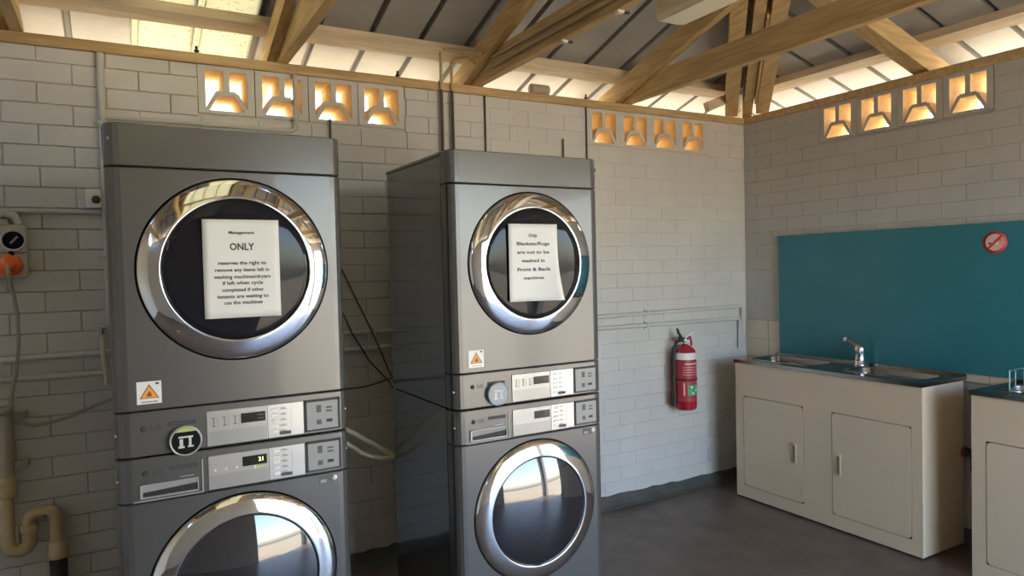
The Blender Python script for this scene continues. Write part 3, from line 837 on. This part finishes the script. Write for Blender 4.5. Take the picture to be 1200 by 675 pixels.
def sink_cabinet(y0, label, tap=True):
    """local frame: x right along the front (room -y), y from the front to the wall, origin at the front left foot"""
    t = thing('sink_cabinet', label, 'sink cabinet', (-.412, y0, 0), -PI / 2, 'laundry sink cabinets')
    L, Dp, H = 1.208, .372, .872
    b = MB()
    b.box(0, L, .014, Dp, .012, .70, M['cream'], b=.003)
    for a_, c_ in ((.066, .508), (.702, 1.148)): b.box(a_ - .006, c_ + .006, .0105, .0145, .086, .668, M['door_gap_shade'])
    # front skin with two shallow door recesses
    doors = ((.066, .508), (.702, 1.148)); z0, z1 = .092, .662
    b.box(0, L, 0, .012, .012, z0 - .004, M['cream']); b.box(0, L, 0, .012, z1 + .004, H, M['cream'])
    b.box(0, doors[0][0] - .004, 0, .012, z0 - .004, z1 + .004, M['cream']); b.box(doors[0][1] + .004, doors[1][0] - .004, 0, .012, z0 - .004, z1 + .004, M['cream']); b.box(doors[1][1] + .004, L, 0, .012, z0 - .004, z1 + .004, M['cream'])
    b.box(0, .012, .012, Dp, .70, H, M['cream']); b.box(L - .012, L, .012, Dp, .70, H, M['cream']); b.box(.012, L - .012, Dp - .012, Dp, .70, H, M['cream'])
    b.box(.03, L - .03, .03, Dp - .02, 0.0, .012, M['gap'])
    b.build('cabinet_body', t)
    for k, (a, c) in enumerate(doors):
        d = MB(); d.prism(rrect(a, c, z0, z1, .022), 'Y', -.002, .010, M['cream'])
        do = d.build('door', t)
        h = MB(); hx = (c - .06) if k == 0 else a + .038
        h.prism(rrect(hx - .015, hx + .015, .312, .438, .008), 'Y', -.008, -.002, M['handle'])
        h.prism(rrect(hx - .008, hx + .008, .325, .425, .006), 'Y', -.0084, -.008, M['recess_shade'])
        tag(h.build('door_handle', do), 'tan recessed grip')
    s = MB(); Z = .894
    for a0, a1, bo in ((-.004, .604, (.05, .50, .075, .305, .05)), (.604, L + .004, (.70, 1.15, .075, .305, .05))):
        top_with_bowl(s, a0, a1, -.010, .394, bo, Z, .735, M['steel'])
    s.box(-.004, L + .004, -.0105, -.006, H + .001, Z - .0002, M['steel']); s.box(-.005, -.001, -.010, .394, H + .001, Z - .0002, M['steel']); s.box(L + .001, L + .005, -.010, .394, H + .001, Z - .0002, M['steel'])
    s.box(-.004, L + .004, .388, .397, H + .001, Z + .012, M['steel'], b=.002)
    tag(s.build('sink_top', t), 'stainless steel double sink top')
    if tap:
        f = MB(); tx, ty = .655, .325
        f.lathe([(.031, 0), (.033, .006), (.028, .010), (.026, .075), (.028, .082), (.028, .105), (.020, .120), (.0001, .124)], M['chrome'], (tx, ty, Z + .0005), 'Z', n=28)
        fo = f.build('mixer_tap', t); fo['label'] = 'chrome mixer tap'
        g = MB(); g.tube([(tx, ty - .005, Z + .060), (tx + .022, ty - .045, Z + .078), (tx + .052, ty - .095, Z + .080), (tx + .070, ty - .122, Z + .070), (tx + .074, ty - .130, Z + .050)], [.015, .014, .013, .012, .011], M['chrome'], 14); g.build('spout', fo)
        g = MB(); g.tube([(tx, ty, Z + .112), (tx - .03, ty - .01, Z + .128), (tx - .075, ty - .02, Z + .148)], [.016, .012, .010], M['chrome'], 12); g.lathe([(.0001, -.012), (.012, -.006), (.013, .004), (.0001, .012)], M['white'], (tx - .08, ty - .021, Z + .150), 'X', n=16); g.build('lever', fo)
    return t
M['door_gap_shade'] = mat('door_gap_shade', (0.12, 0.075, 0.035), 0.8)  # dark brown backing paints the shade inside the door gaps
M['recess_shade'] = mat('handle_recess_shade', (0.20, 0.16, 0.10), 0.6)  # darker tan plate paints the shade of the grip recess
sink_cabinet(-.274, 'cream double sink cabinet with chrome mixer tap, standing in the wall corner')
sink_cabinet(-1.712, 'cream sink cabinet at the right edge with a pale blue wire rack on top', tap=False)
# dark waste pipe elbow between the two cabinets
mb = MB(); mb.tube([(-.045, -1.4835, .50), (-.045, -1.510, .50), (-.045, -1.530, .492), (-.045, -1.540, .47), (-.045, -1.540, .41)], .021, M['rubber'], 14)
mb.cyl((-.045, -1.484, .50), (-.045, -1.494, .50), .029, M['maroon'], 18)
tag(mb.build('waste_pipe'), 'dark waste pipe elbow on the end of the corner sink cabinet', 'pipe')
# wire rack on the second sink
t = thing('dish_rack', 'pale blue wire rack on the sink top at the right edge', 'dish rack', (-.21, -2.03, .8985))
mb = MB()
def loop(z, i=0.0): return [(-.13 + i, -.19 + i, z), (.13 - i, -.19 + i, z), (.13 - i, .19 - i, z), (-.13 + i, .19 - i, z), (-.13 + i, -.19 + i, z)]
mb.tube(loop(.095), .0027, M['rack'], 8); mb.tube(loop(.008), .0027, M['rack'], 8)
mb.build('frame', t)
mb = MB()
for k in range(7):
    y = -.165 + k * .055
    mb.tube([(-.13, y, .095), (-.13, y, .008), (.13, y, .008), (.13, y, .095)], .0017, M['rack'], 6)
for s in (-1, 1):
    for q in (-.08, 0, .08): mb.tube([(q, s * .19, .095), (q, s * .19, .008)], .0017, M['rack'], 6)
for sx in (-1, 1):
    for sy in (-1, 1): mb.cyl((sx * .13, sy * .19, .0), (sx * .13, sy * .19, .095), .0027, M['rack'], 8)
mb.build('wires', t)

# ------------------------------------------------------------------ fire extinguisher
t = thing('fire_extinguisher', 'red fire extinguisher with white band hanging on the back wall', 'fire extinguisher', (-.676, -.092, .570))
r = .073
mb = MB(); mb.lathe([(.0001, .004), (.055, .0), (.068, .006), (r, .020), (r, .362), (.071, .376), (.060, .396), (.040, .412), (.024, .419), (.020, .428)], M['red'], axis='Z', n=40); mb.build('cylinder', t)
mb = MB(); mb.lathe([(r + .0006, .330), (r + .0008, .331), (r + .0008, .363), (r + .0002, .3725), (r + .0, .3735)], M['white'], axis='Z', n=40); tag(mb.build('band', t), 'white band round the shoulder')
mb = MB()
def arcpatch(z0, z1, a0, a1, m, rr=r + .0007, n=18):
    v = []
    for k in range(n + 1):
        a = R(a0 + (a1 - a0) * k / n); v += [(rr * math.cos(a), rr * math.sin(a), z0), (rr * math.cos(a), rr * math.sin(a), z1)]
    mb.add(v, [[2 * k, 2 * k + 2, 2 * k + 3, 2 * k + 1] for k in range(n)], m, smooth=True)
arcpatch(.06, .322, 185, 345, M['label_red'])
arcpatch(.300, .306, 225, 300, M['white'], r + .0012)
for k in range(4): arcpatch(.232 + k * .016, .235 + k * .016, 215, 320, M['pink'], r + .0012)
arcpatch(.10, .18, 218, 226, M['pink'], r + .0012)
arcpatch(.100, .168, 240, 315, M['green'], r + .0012)
for zz, a0, a1 in ((.108, 262, 275), (.125, 282, 300), (.148, 256, 266), (.142, 290, 296)): arcpatch(zz, zz + .012, a0, a1, M['white'], r + .0016)
tag(mb.build('label_sheet', t), 'printed label with green emblem')
mb = MB(); mb.lathe([(r + .0014, .194), (r + .004, .194), (r + .004, .206), (r + .0014, .206)], M['rubber'], axis='Z', n=36); mb.box(r - .002, r + .016, -.012, .006, .193, .207, M['rubber'], b=.002)
tag(mb.build('strap', t), 'black strap')
mb = MB(); mb.cyl((0, 0, .420), (0, 0, .460), .017, M['chrome'], 18); mb.lathe([(.0001, -.010), (.014, -.010), (.014, 0), (.0001, 0)], M['white'], (0, -.018, .442), 'Y', n=18); mb.build('valve', t)
mb = MB(); mb.prism([(-.045, .452), (.03, .452), (.03, .462), (-.01, .470), (-.05, .475)], 'Y', -.010, .010, M['rubber']); mb.tube([(-.020, 0, .462), (-.050, 0, .500), (-.062, 0, .530)], [.009, .010, .008], M['rubber'], 10); mb.build('handle', t)
mb = MB(); mb.tube([(.0, -.006, .462), (.03, -.012, .485), (.075, -.015, .508)], .0055, M['white'], 10); mb.tube([(.0, 0, .462), (.045, -.004, .470), (.058, 0, .440), (.060, 0, .41)], .007, M['red'], 10); tag(mb.build('lever', t), 'pale squeeze lever')
mb = MB(); mb.tube([(-.014, .01, .448), (-.055, .012, .442), (-.080, .012, .40), (-.088, .012, .28), (-.086, .010, .10)], .009, M['rubber'], 12); mb.cyl((-.086, .010, .10), (-.085, .010, .03), .010, M['rubber'], 12, r1=.015); tag(mb.build('hose', t), 'black rubber hose')
mb = MB(); mb.box(-.02, .02, .075, .0915, .20, .40, M['rubber'], b=.002); mb.box(-.02, .02, .02, .076, .405, .411, M['rubber']); mb.build('wall_bracket', t)

# ------------------------------------------------------------------ conduits and pipes on the walls
def pipe(name, label, pts, r, m, cat='pipe', group=None, clips=(), n=12):
    if not clips:
        mb = MB(); mb.tube(pts, r, m, n); return tag(mb.build(name), label, cat, group)
    t = thing(name, label, cat, (0, 0, 0), 0, group)
    mb = MB(); mb.tube(pts, r, m, n); mb.build('tube', t)
    for (x, y, z, ax) in clips:
        c = MB()
        if ax == 'X': c.box(x - .008, x + .008, y - r - .003, -.0005, z - r - .003, z + r + .003, m, b=.002); c.box(x - .008, x + .008, -.006, -.0005, z - r - .018, z + r + .018, m, b=.001)
        else: c.box(x - r - .003, x + r + .003, y - r - .003, -.0005, z - .008, z + .008, m, b=.002); c.box(x - r - .018, x + r + .018, -.006, -.0005, z - .008, z + .008, m, b=.001)
        c.build('clip', t)
    return t
M['wp'] = M['wall']
pipe('conduit', 'painted vertical conduit beside the left dryer stack, from the timber plate down', [(-3.914, -.018, 2.478), (-3.914, -.018, 1.31)], .0135, M['cond'], 'conduit', 'wall conduits', [(-3.914, -.018, 2.18, 'Z'), (-3.914, -.018, 1.60, 'Z')])
pipe('conduit', 'painted horizontal conduit above the orange plug, ending at the small white box', [(XL + .02, -.014, 1.798), (-3.99, -.014, 1.798), (-3.935, -.014, 1.798)], .0115, M['cond'], 'conduit', 'wall conduits', [(-4.75, -.014, 1.798, 'X')])
pipe('water_pipe', 'upper painted water pipe along the back wall behind the machines', [(XL + .02, -.020, 1.186), (-3.9, -.020, 1.194), (-2.8, -.020, 1.207), (-1.27, -.020, 1.204), (-.09, -.020, 1.212), (-.070, -.020, 1.206), (-.062, -.020, 1.19), (-.062, -.020, .92)], .0125, M['wall'], 'pipe', 'water pipes', [(-.93, -.02, 1.208, 'X'), (-2.74, -.02, 1.207, 'X'), (-4.7, -.02, 1.19, 'X')])
pipe('water_pipe', 'lower painted water pipe along the back wall behind the machines', [(XL + .02, -.020, 1.113), (-3.9, -.020, 1.108), (-2.8, -.020, 1.122), (-1.27, -.020, 1.132), (-.12, -.020, 1.128), (-.100, -.020, 1.122), (-.092, -.020, 1.108), (-.092, -.020, .92)], .0125, M['wall'], 'pipe', 'water pipes', [(-.93, -.02, 1.131, 'X'), (-2.78, -.02, 1.122, 'X'), (-4.7, -.02, 1.11, 'X')])
# vertical conduits above the right stack: from the batten down through to the machines
def two_tone(label, low, high, r):
    t = thing('conduit', label, 'conduit', (0, 0, 0), 0, 'paired conduits')
    mb = MB(); mb.tube(low, r, M['cable_dark'], 12); tag(mb.build('lower_length', t), 'dark lower length')
    mb = MB(); mb.tube(high, r, M['cond_tan'], 12); tag(mb.build('upper_length', t), 'tan upper length')
two_tone('left one of two thin vertical conduits rising behind the right dryer to the batten', [(-2.325, -.022, 1.30), (-2.325, -.022, 2.486)], [(-2.325, -.022, 2.486), (-2.325, -.022, 2.685), (-2.325, -.034, 2.70), (-2.30, -.05, 2.700), (-2.20, -.16, 2.668), (-2.185, -.22, 2.64)], .0085)
two_tone('right one of two thin vertical conduits rising behind the right dryer to the batten', [(-2.262, -.022, 1.30), (-2.262, -.022, 2.486)], [(-2.262, -.022, 2.486), (-2.262, -.022, 2.645), (-2.25, -.034, 2.655), (-2.20, -.10, 2.65), (-2.185, -.17, 2.60)], .0085)
pipe('conduit', 'upper one of two tan conduits running along the side of the middle roof beam', [(-2.132, -.26, 2.622), (-2.132, -.60, 2.618), (-2.132, -1.1, 2.612), (-2.132, -2.4, 2.612), (-2.132, -4.2, 2.612)], .0095, M['cond_tan'], 'conduit', 'beam conduits')
pipe('conduit', 'lower one of two tan conduits running along the side of the middle roof beam', [(-2.132, -.20, 2.588), (-2.132, -.26, 2.575), (-2.132, -.60, 2.578), (-2.132, -1.1, 2.575), (-2.132, -2.4, 2.575), (-2.132, -4.2, 2.575)], .0095, M['cond_tan'], 'conduit', 'beam conduits')
pipe('cable', 'thin dark cable down the back wall above the middle of the right dryer', [(-2.055, -.006, 2.484), (-2.055, -.006, 1.22)], .0055, M['cable_dark'], 'cable', 'wall cables', n=8)
pipe('cable', 'thin dark cable down the back wall just left of the corner breeze blocks', [(-1.362, -.006, 2.484), (-1.362, -.006, 1.219)], .0055, M['cable_dark'], 'cable', 'wall cables', n=8)
pipe('wall_rod', 'thin dark rod on the wall behind the left dryer, tip against a breeze block', [(-2.93, -.012, 1.222), (-2.93, -.012, 2.280)], .0055, M['cable_dark'], 'rod', 'thin wall rods', n=8)
pipe('wall_rod', 'thin dark rod standing on the wall just above the right dryer top', [(-1.538, -.012, 1.219), (-1.538, -.012, 2.279)], .0055, M['cable_dark'], 'rod', 'thin wall rods', n=8)
pipe('conduit', 'painted flat conduit just above the left dryer, turning up past a breeze block', [(-3.90, -.016, 2.208), (-3.30, -.016, 2.208), (-3.125, -.016, 2.206), (-3.106, -.016, 2.215), (-3.099, -.016, 2.235), (-3.096, -.016, 2.478)], .0115, M['cond'], 'conduit', 'wall conduits')
pipe('cable', 'slack dark cable hanging diagonally between the two machine stacks, upper one', [(-2.955, -.006, 1.78), (-2.950, -.012, 1.66), (-2.862, -.03, 1.446), (-2.80, -.035, 1.31), (-2.758, -.045, 1.21), (-2.715, -.045, 1.11), (-2.67, -.05, .99), (-2.58, -.08, .84), (-2.52, -.16, .45), (-2.5, -.22, .008)], .0045, M['cable_dark'], 'cable', 'cables between the stacks', n=8)
pipe('cable', 'slack dark cable hanging diagonally between the two machine stacks, lower one', [(-2.975, -.006, 1.78), (-2.972, -.015, 1.60), (-2.93, -.035, 1.38), (-2.864, -.045, 1.215), (-2.82, -.045, 1.14), (-2.78, -.04, 1.07), (-2.72, -.03, 1.0), (-2.67, -.03, .945), (-2.60, -.05, .82), (-2.56, -.14, .40), (-2.55, -.2, .008)], .0045, M['cable_dark'], 'cable', 'cables between the stacks', n=8)
pipe('cable', 'thin dark cable sagging horizontally between the two machine stacks', [(-3.36, -.515, 1.02), (-3.32, -.30, .97), (-3.20, -.08, .94), (-3.05, -.02, .935), (-2.878, -.02, .925), (-2.80, -.02, .926), (-2.739, -.02, .936), (-2.664, -.02, .954), (-2.52, -.06, .985), (-2.40, -.25, 1.02), (-2.36, -.462, 1.03)], .004, M['cable_dark'], 'cable', 'cables between the stacks', n=8)
pipe('drain_hose', 'upper cream hose slung between the two washing machines', [(-3.30, -.515, .90), (-3.20, -.45, .90), (-3.10, -.435, .865), (-2.991, -.44, .80), (-2.90, -.45, .738), (-2.828, -.45, .687), (-2.74, -.44, .63), (-2.64, -.42, .58), (-2.56, -.462, .56)], .0105, M['hose'], 'hose', 'cream hoses')
pipe('drain_hose', 'lower cream hose sagging between the two washing machines', [(-3.30, -.515, .83), (-3.20, -.45, .84), (-3.10, -.435, .81), (-2.993, -.45, .737), (-2.96, -.455, .708), (-2.91, -.46, .682), (-2.86, -.465, .668), (-2.80, -.455, .662), (-2.70, -.43, .66), (-2.62, -.462, .67)], .0105, M['hose'], 'hose', 'cream hoses')

# small white junction box and the tap fitting below it
t = thing('junction_box', 'small white box with dark knob, on the conduit beside the left dryer', 'junction box', (-3.957, -.0005, 1.853))
mb = MB(); mb.box(-.029, .029, -.040, 0, -.040, .042, M['white'], b=.006); mb.build('box', t)
mb = MB(); mb.lathe([(.017, -.040), (.016, -.052), (.0001, -.053)], M['rubber'], (.010, 0, -.004), 'Y', n=20); mb.build('knob', t)
t = thing('hose_tap', 'small tap with short cream hose, left of the left dryer', 'tap', (-3.946, -.0005, 1.27))
mb = MB(); mb.cyl((0, 0, 0), (0, -.04, 0), .011, M['steel'], 14); mb.cyl((0, -.034, .0), (0, -.034, .03), .008, M['steel'], 12); mb.box(-.018, .018, -.039, -.029, .028, .034, M['steel'], b=.002); mb.build('spigot', t)
mb = MB(); mb.tube([(0, -.036, -.006), (.001, -.036, -.04), (.003, -.036, -.10), (.008, -.036, -.16), (.012, -.036, -.215)], .009, M['hose'], 12); tag(mb.build('hose', t), 'short cream hose')

# weatherproof power outlet with orange plug
t = thing('power_outlet', 'grey weatherproof outlet box at the left edge of the wall', 'power outlet', (-4.272, -.0005, 1.525))
mb = MB()
mb.box(-.075, .075, -.052, 0, .0, .215, M['outlet'], b=.012)
mb.box(-.071, .071, -.0545, -.050, .098, .101, M['gap']); mb.build('housing', t)
mb = MB(); mb.cyl((-.03, -.028, .214), (-.03, -.028, .235), .045, M['outlet'], 28); mb.tube([(-.03, -.028, .228), (-.03, -.03, .252), (.0, -.03, .262), (.035, -.03, .25), (.052, -.03, .215)], .017, M['outlet'], 16); mb.build('conduit_cap', t)
mb = MB(); mb.lathe([(.044, -.052), (.044, -.064), (.038, -.066), (.035, -.057)], M['outlet'], (.032, 0, .150), 'Y', n=32); mb.lathe([(.036, -.060), (.0001, -.060)], M['black'], (.032, 0, .150), 'Y', n=32)
mb.add([(.018, -.0606, .140), (.024, -.0606, .135), (.050, -.0606, .163), (.044, -.0606, .168)], [[0, 1, 2, 3]], M['satin_edge']); tag(mb.build('socket', t), 'dark round socket')
mb = MB(); mb.lathe([(.011, -.052), (.011, -.058), (.0001, -.059)], M['black'], (.022, 0, .096), 'Y', n=16); mb.build('switch', t)
t = thing('power_plug', 'orange round plug with grey cord, in the outlet at the left edge', 'plug', (-4.255, -.053, 1.573))
mb = MB(); mb.lathe([(.040, 0), (.043, -.006), (.043, -.020), (.038, -.026), (.026, -.030), (.022, -.052), (.013, -.056), (.0001, -.056)], M['plug'], axis='Y', n=32)
for k in range(8):
    a = 2 * PI * k / 8; mb.cyl((.043 * math.cos(a), -.003, .043 * math.sin(a)), (.043 * math.cos(a), -.022, .043 * math.sin(a)), .005, M['plug'], 8)
mb.build('plug_body', t)
mb = MB(); ox, oy, oz = -4.255, -.053, 1.573
pts = [(-4.255, -.105, 1.573), (-4.256, -.125, 1.560), (-4.252, -.120, 1.52), (-4.243, -.08, 1.45), (-4.237, -.055, 1.37), (-4.238, -.05, 1.25), (-4.252, -.05, 1.13), (-4.272, -.058, 1.03), (-4.273, -.06, .975), (-4.255, -.055, .938), (-4.20, -.045, .917), (-4.14, -.04, .920), (-4.08, -.035, .934), (-4.0, -.03, .964), (-3.93, -.03, .99), (-3.80, -.05, 1.02)]
mb.tube([(x - ox, y - oy, z - oz) for x, y, z in pts], .0065, M['cable_grey'], 10); tag(mb.build('cord', t), 'grey cord looping down')

# cream drain pipe with trap
t = thing('drain_pipe', 'cream plastic drain pipe with S trap in the lower left corner', 'drain pipe')
def arc(c, r_, a0, a1, n=8): return [(c[0] + r_ * math.cos(R(a0 + (a1 - a0) * k / n)), c[1], c[2] + r_ * math.sin(R(a0 + (a1 - a0) * k / n))) for k in range(n + 1)]
Y = -.058
mb = MB(); mb.cyl((-4.297, Y, 1.0), (-4.297, Y, .70), .029, M['pvc_grey'], 24); tag(mb.build('standpipe', t), 'grey painted upper length')
mb = MB(); mb.lathe([(.034, 0), (.034, .028)], M['pvc_grey'], (-4.297, Y, .975), 'Z', n=24, cap0=True, cap1=True); mb.build('collar', t)
mb = MB(); mb.lathe([(.033, 0), (.036, .004), (.036, .05), (.033, .054)], M['pvc'], (-4.297, Y, .640), 'Z', n=24, cap0=True, cap1=True); mb.lathe([(.031, 0), (.031, .03)], M['pvc'], (-4.297, Y, .694), 'Z', n=24); mb.build('coupling', t)
mb = MB()
pts = [(-4.297, Y, .66)] + arc((-4.2625, Y, .458), .0345, 180, 360) + arc((-4.195, Y, .520), .033, 180, 90)[0:] 
pts = [(-4.300, Y, .66), (-4.300, Y, .50)] + arc((-4.264, Y, .450), .036, 180, 360) + [(-4.228, Y, .49)] + arc((-4.196, Y, .524), .032, 180, 90) + [(-4.165, Y, .556)] + arc((-4.165, Y, .524), .032, 90, 0) + [(-4.133, Y, .42)]
mb.tube(pts, .0255, M['pvc'], 20); mb.build('trap', t)
mb = MB(); mb.lathe([(.030, 0), (.033, .004), (.033, .026), (.030, .03)], M['pvc'], (-4.228, Y, .486), 'Z', n=24, cap0=True, cap1=True); mb.build('trap_nut', t)
mb = MB(); mb.lathe([(.035, 0), (.038, .005), (.036, .035), (.033, .04), (.033, .068), (.030, .072)], M['pvc'], (-4.133, Y, .358), 'Z', n=24, cap0=True, cap1=True); mb.build('outlet_socket', t)
mb = MB(); mb.cyl((-4.133, Y, .36), (-4.133, Y, .0), .032, M['rubber'], 24); tag(mb.build('riser', t), 'dark lower riser')
for zz in (.965, .765):
    mb = MB(); mb.box(-4.27, -4.225, Y - .006, Y + .006, zz - .012, zz + .012, M['pvc_grey'], b=.002); mb.box(-4.236, -4.222, Y - .006, -.001, zz - .014, zz + .014, M['pvc_grey'], b=.002); mb.build('pipe_clip', t)

# ------------------------------------------------------------------ roof fittings
t = thing('ceiling_light', 'cream fluorescent light fitting hung beside the middle roof beam', 'ceiling light', (-1.900, -1.34, 2.490))
mb = MB(); prof = rrect(-.068, .068, .0, .085, .022)
mb.prism(prof, 'Y', -1.25, 0, M['fixture']); mb.build('housing', t)
mb = MB(); mb.prism(rrect(-.060, .060, -.006, .004, .004), 'Y', -1.23, -.02, M['diffuser']) if 'diffuser' in M else mb.prism(rrect(-.060, .060, -.006, .004, .004), 'Y', -1.23, -.02, M['fixture'])
tag(mb.build('diffuser', t), 'cream unlit diffuser')
mb = MB()
for yy in (-.25, -1.0): mb.box(-.012, .012, yy - .01, yy + .01, .085, .54, M['fixture'])
mb.build('hanger', t)
for y, lab in ((-.877, 'pale clip under the middle roof beam, nearer the back wall'), (-1.276, 'pale clip under the middle roof beam, nearer the light fitting')):
    mb = MB(); mb.box(-2.118, -2.085, y - .014, y + .014, 2.518, 2.532, M['hose'], b=.004); mb.cyl((-2.085, y, 2.525), (-2.062, y - .012, 2.523), .006, M['rubber'], 10)
    tag(mb.build('cable_clip'), lab, 'clip', 'clips under the middle beam')
mb = MB(); mb.lathe([(.0001, 0), (.028, 0), (.030, .003), (.030, .118), (.028, .121), (.0001, .121)], M['pvc_grey'], (-1.740, -.002 + .02, ZP + .031), 'X', n=28)
tag(mb.build('tin'), 'small beige tin lying on the wall plate above the right dryer', 'tin')
for i, (x, lab) in enumerate(((-3.53, 'above the leftmost breeze block'), (-2.565, 'above the rightmost breeze block over the left dryer'), (-1.36, 'left of the corner breeze blocks'))):
    mb = MB(); mb.cyl((x, -.004, ZP), (x, -.004, ZP + .03), .006, M['rubber'], 8); mb.lathe([(.0001, 0), (.012, 0), (.012, .005), (.0001, .005)], M['rubber'], (x, -.004, ZP + .006), 'Z', n=12)
    tag(mb.build('bolt'), 'small dark bolt on the wall plate ' + lab, 'bolt', 'wall plate bolts')

# ------------------------------------------------------------------ camera
f_px, yaw, pitch, roll = 817.769, R(-29.3452), R(-1.576), R(-1.3654)
cy, sy, cp, sp = math.cos(yaw), math.sin(yaw), math.cos(pitch), math.sin(pitch)
fw = Vector((-sy * cp, cy * cp, sp)); rt = Vector((cy, sy, 0)); up = rt.cross(fw)
rt2 = rt * math.cos(roll) + up * math.sin(roll); up2 = up * math.cos(roll) - rt * math.sin(roll)
cam = bpy.data.cameras.new('camera'); cam.sensor_width = 36; cam.lens = f_px / 1200 * 36; cam.clip_start = .02; cam.clip_end = 300
co = bpy.data.objects.new('camera', cam); col.objects.link(co)
m3 = Matrix((rt2, up2, -fw)).transposed()
co.matrix_world = Matrix.Translation((-3.8731, -3.5007, 1.5125)) @ m3.to_4x4()
scene.camera = co

# ------------------------------------------------------------------ daylight
w = bpy.data.worlds.new('world'); scene.world = w; w.use_nodes = True
nt = w.node_tree; bg = nt.nodes['Background']
st = nt.nodes.new('ShaderNodeTexSky'); st.sky_type = 'NISHITA'; st.sun_disc = False
SUN_EL, SUN_AZ = 55, 62
st.sun_elevation = R(SUN_EL); st.sun_rotation = R(SUN_AZ); st.air_density = 1.0; st.dust_density = 2.0; st.ozone_density = 1.0
nt.links.new(st.outputs['Color'], bg.inputs['Color']); bg.inputs['Strength'].default_value = 0.9
sun = bpy.data.lights.new('sun', 'SUN'); sun.energy = 7.0; sun.angle = R(.55); sun.color = (1.0, .93, .80)
so_ = bpy.data.objects.new('sun', sun); col.objects.link(so_)
az = R(SUN_AZ); d = Vector((math.sin(az) * math.cos(R(SUN_EL)), math.cos(az) * math.cos(R(SUN_EL)), math.sin(R(SUN_EL))))
so_.rotation_euler = (-d).to_track_quat('-Z', 'Y').to_euler(); so_.location = d * 30

# ------------------------------------------------------------------ render look
vs = scene.view_settings
vs.view_transform = 'Standard'; vs.look = 'None'; vs.gamma = 1.0; vs.use_curve_mapping = False
vs.exposure = 1.55
scene.display_settings.display_device = 'sRGB'
cyc = scene.cycles
cyc.use_denoising = True; cyc.max_bounces = 14; cyc.diffuse_bounces = 8; cyc.glossy_bounces = 6; cyc.transmission_bounces = 6; cyc.transparent_max_bounces = 12
cyc.sample_clamp_indirect = 8.0; cyc.caustics_reflective = False; cyc.caustics_refractive = False
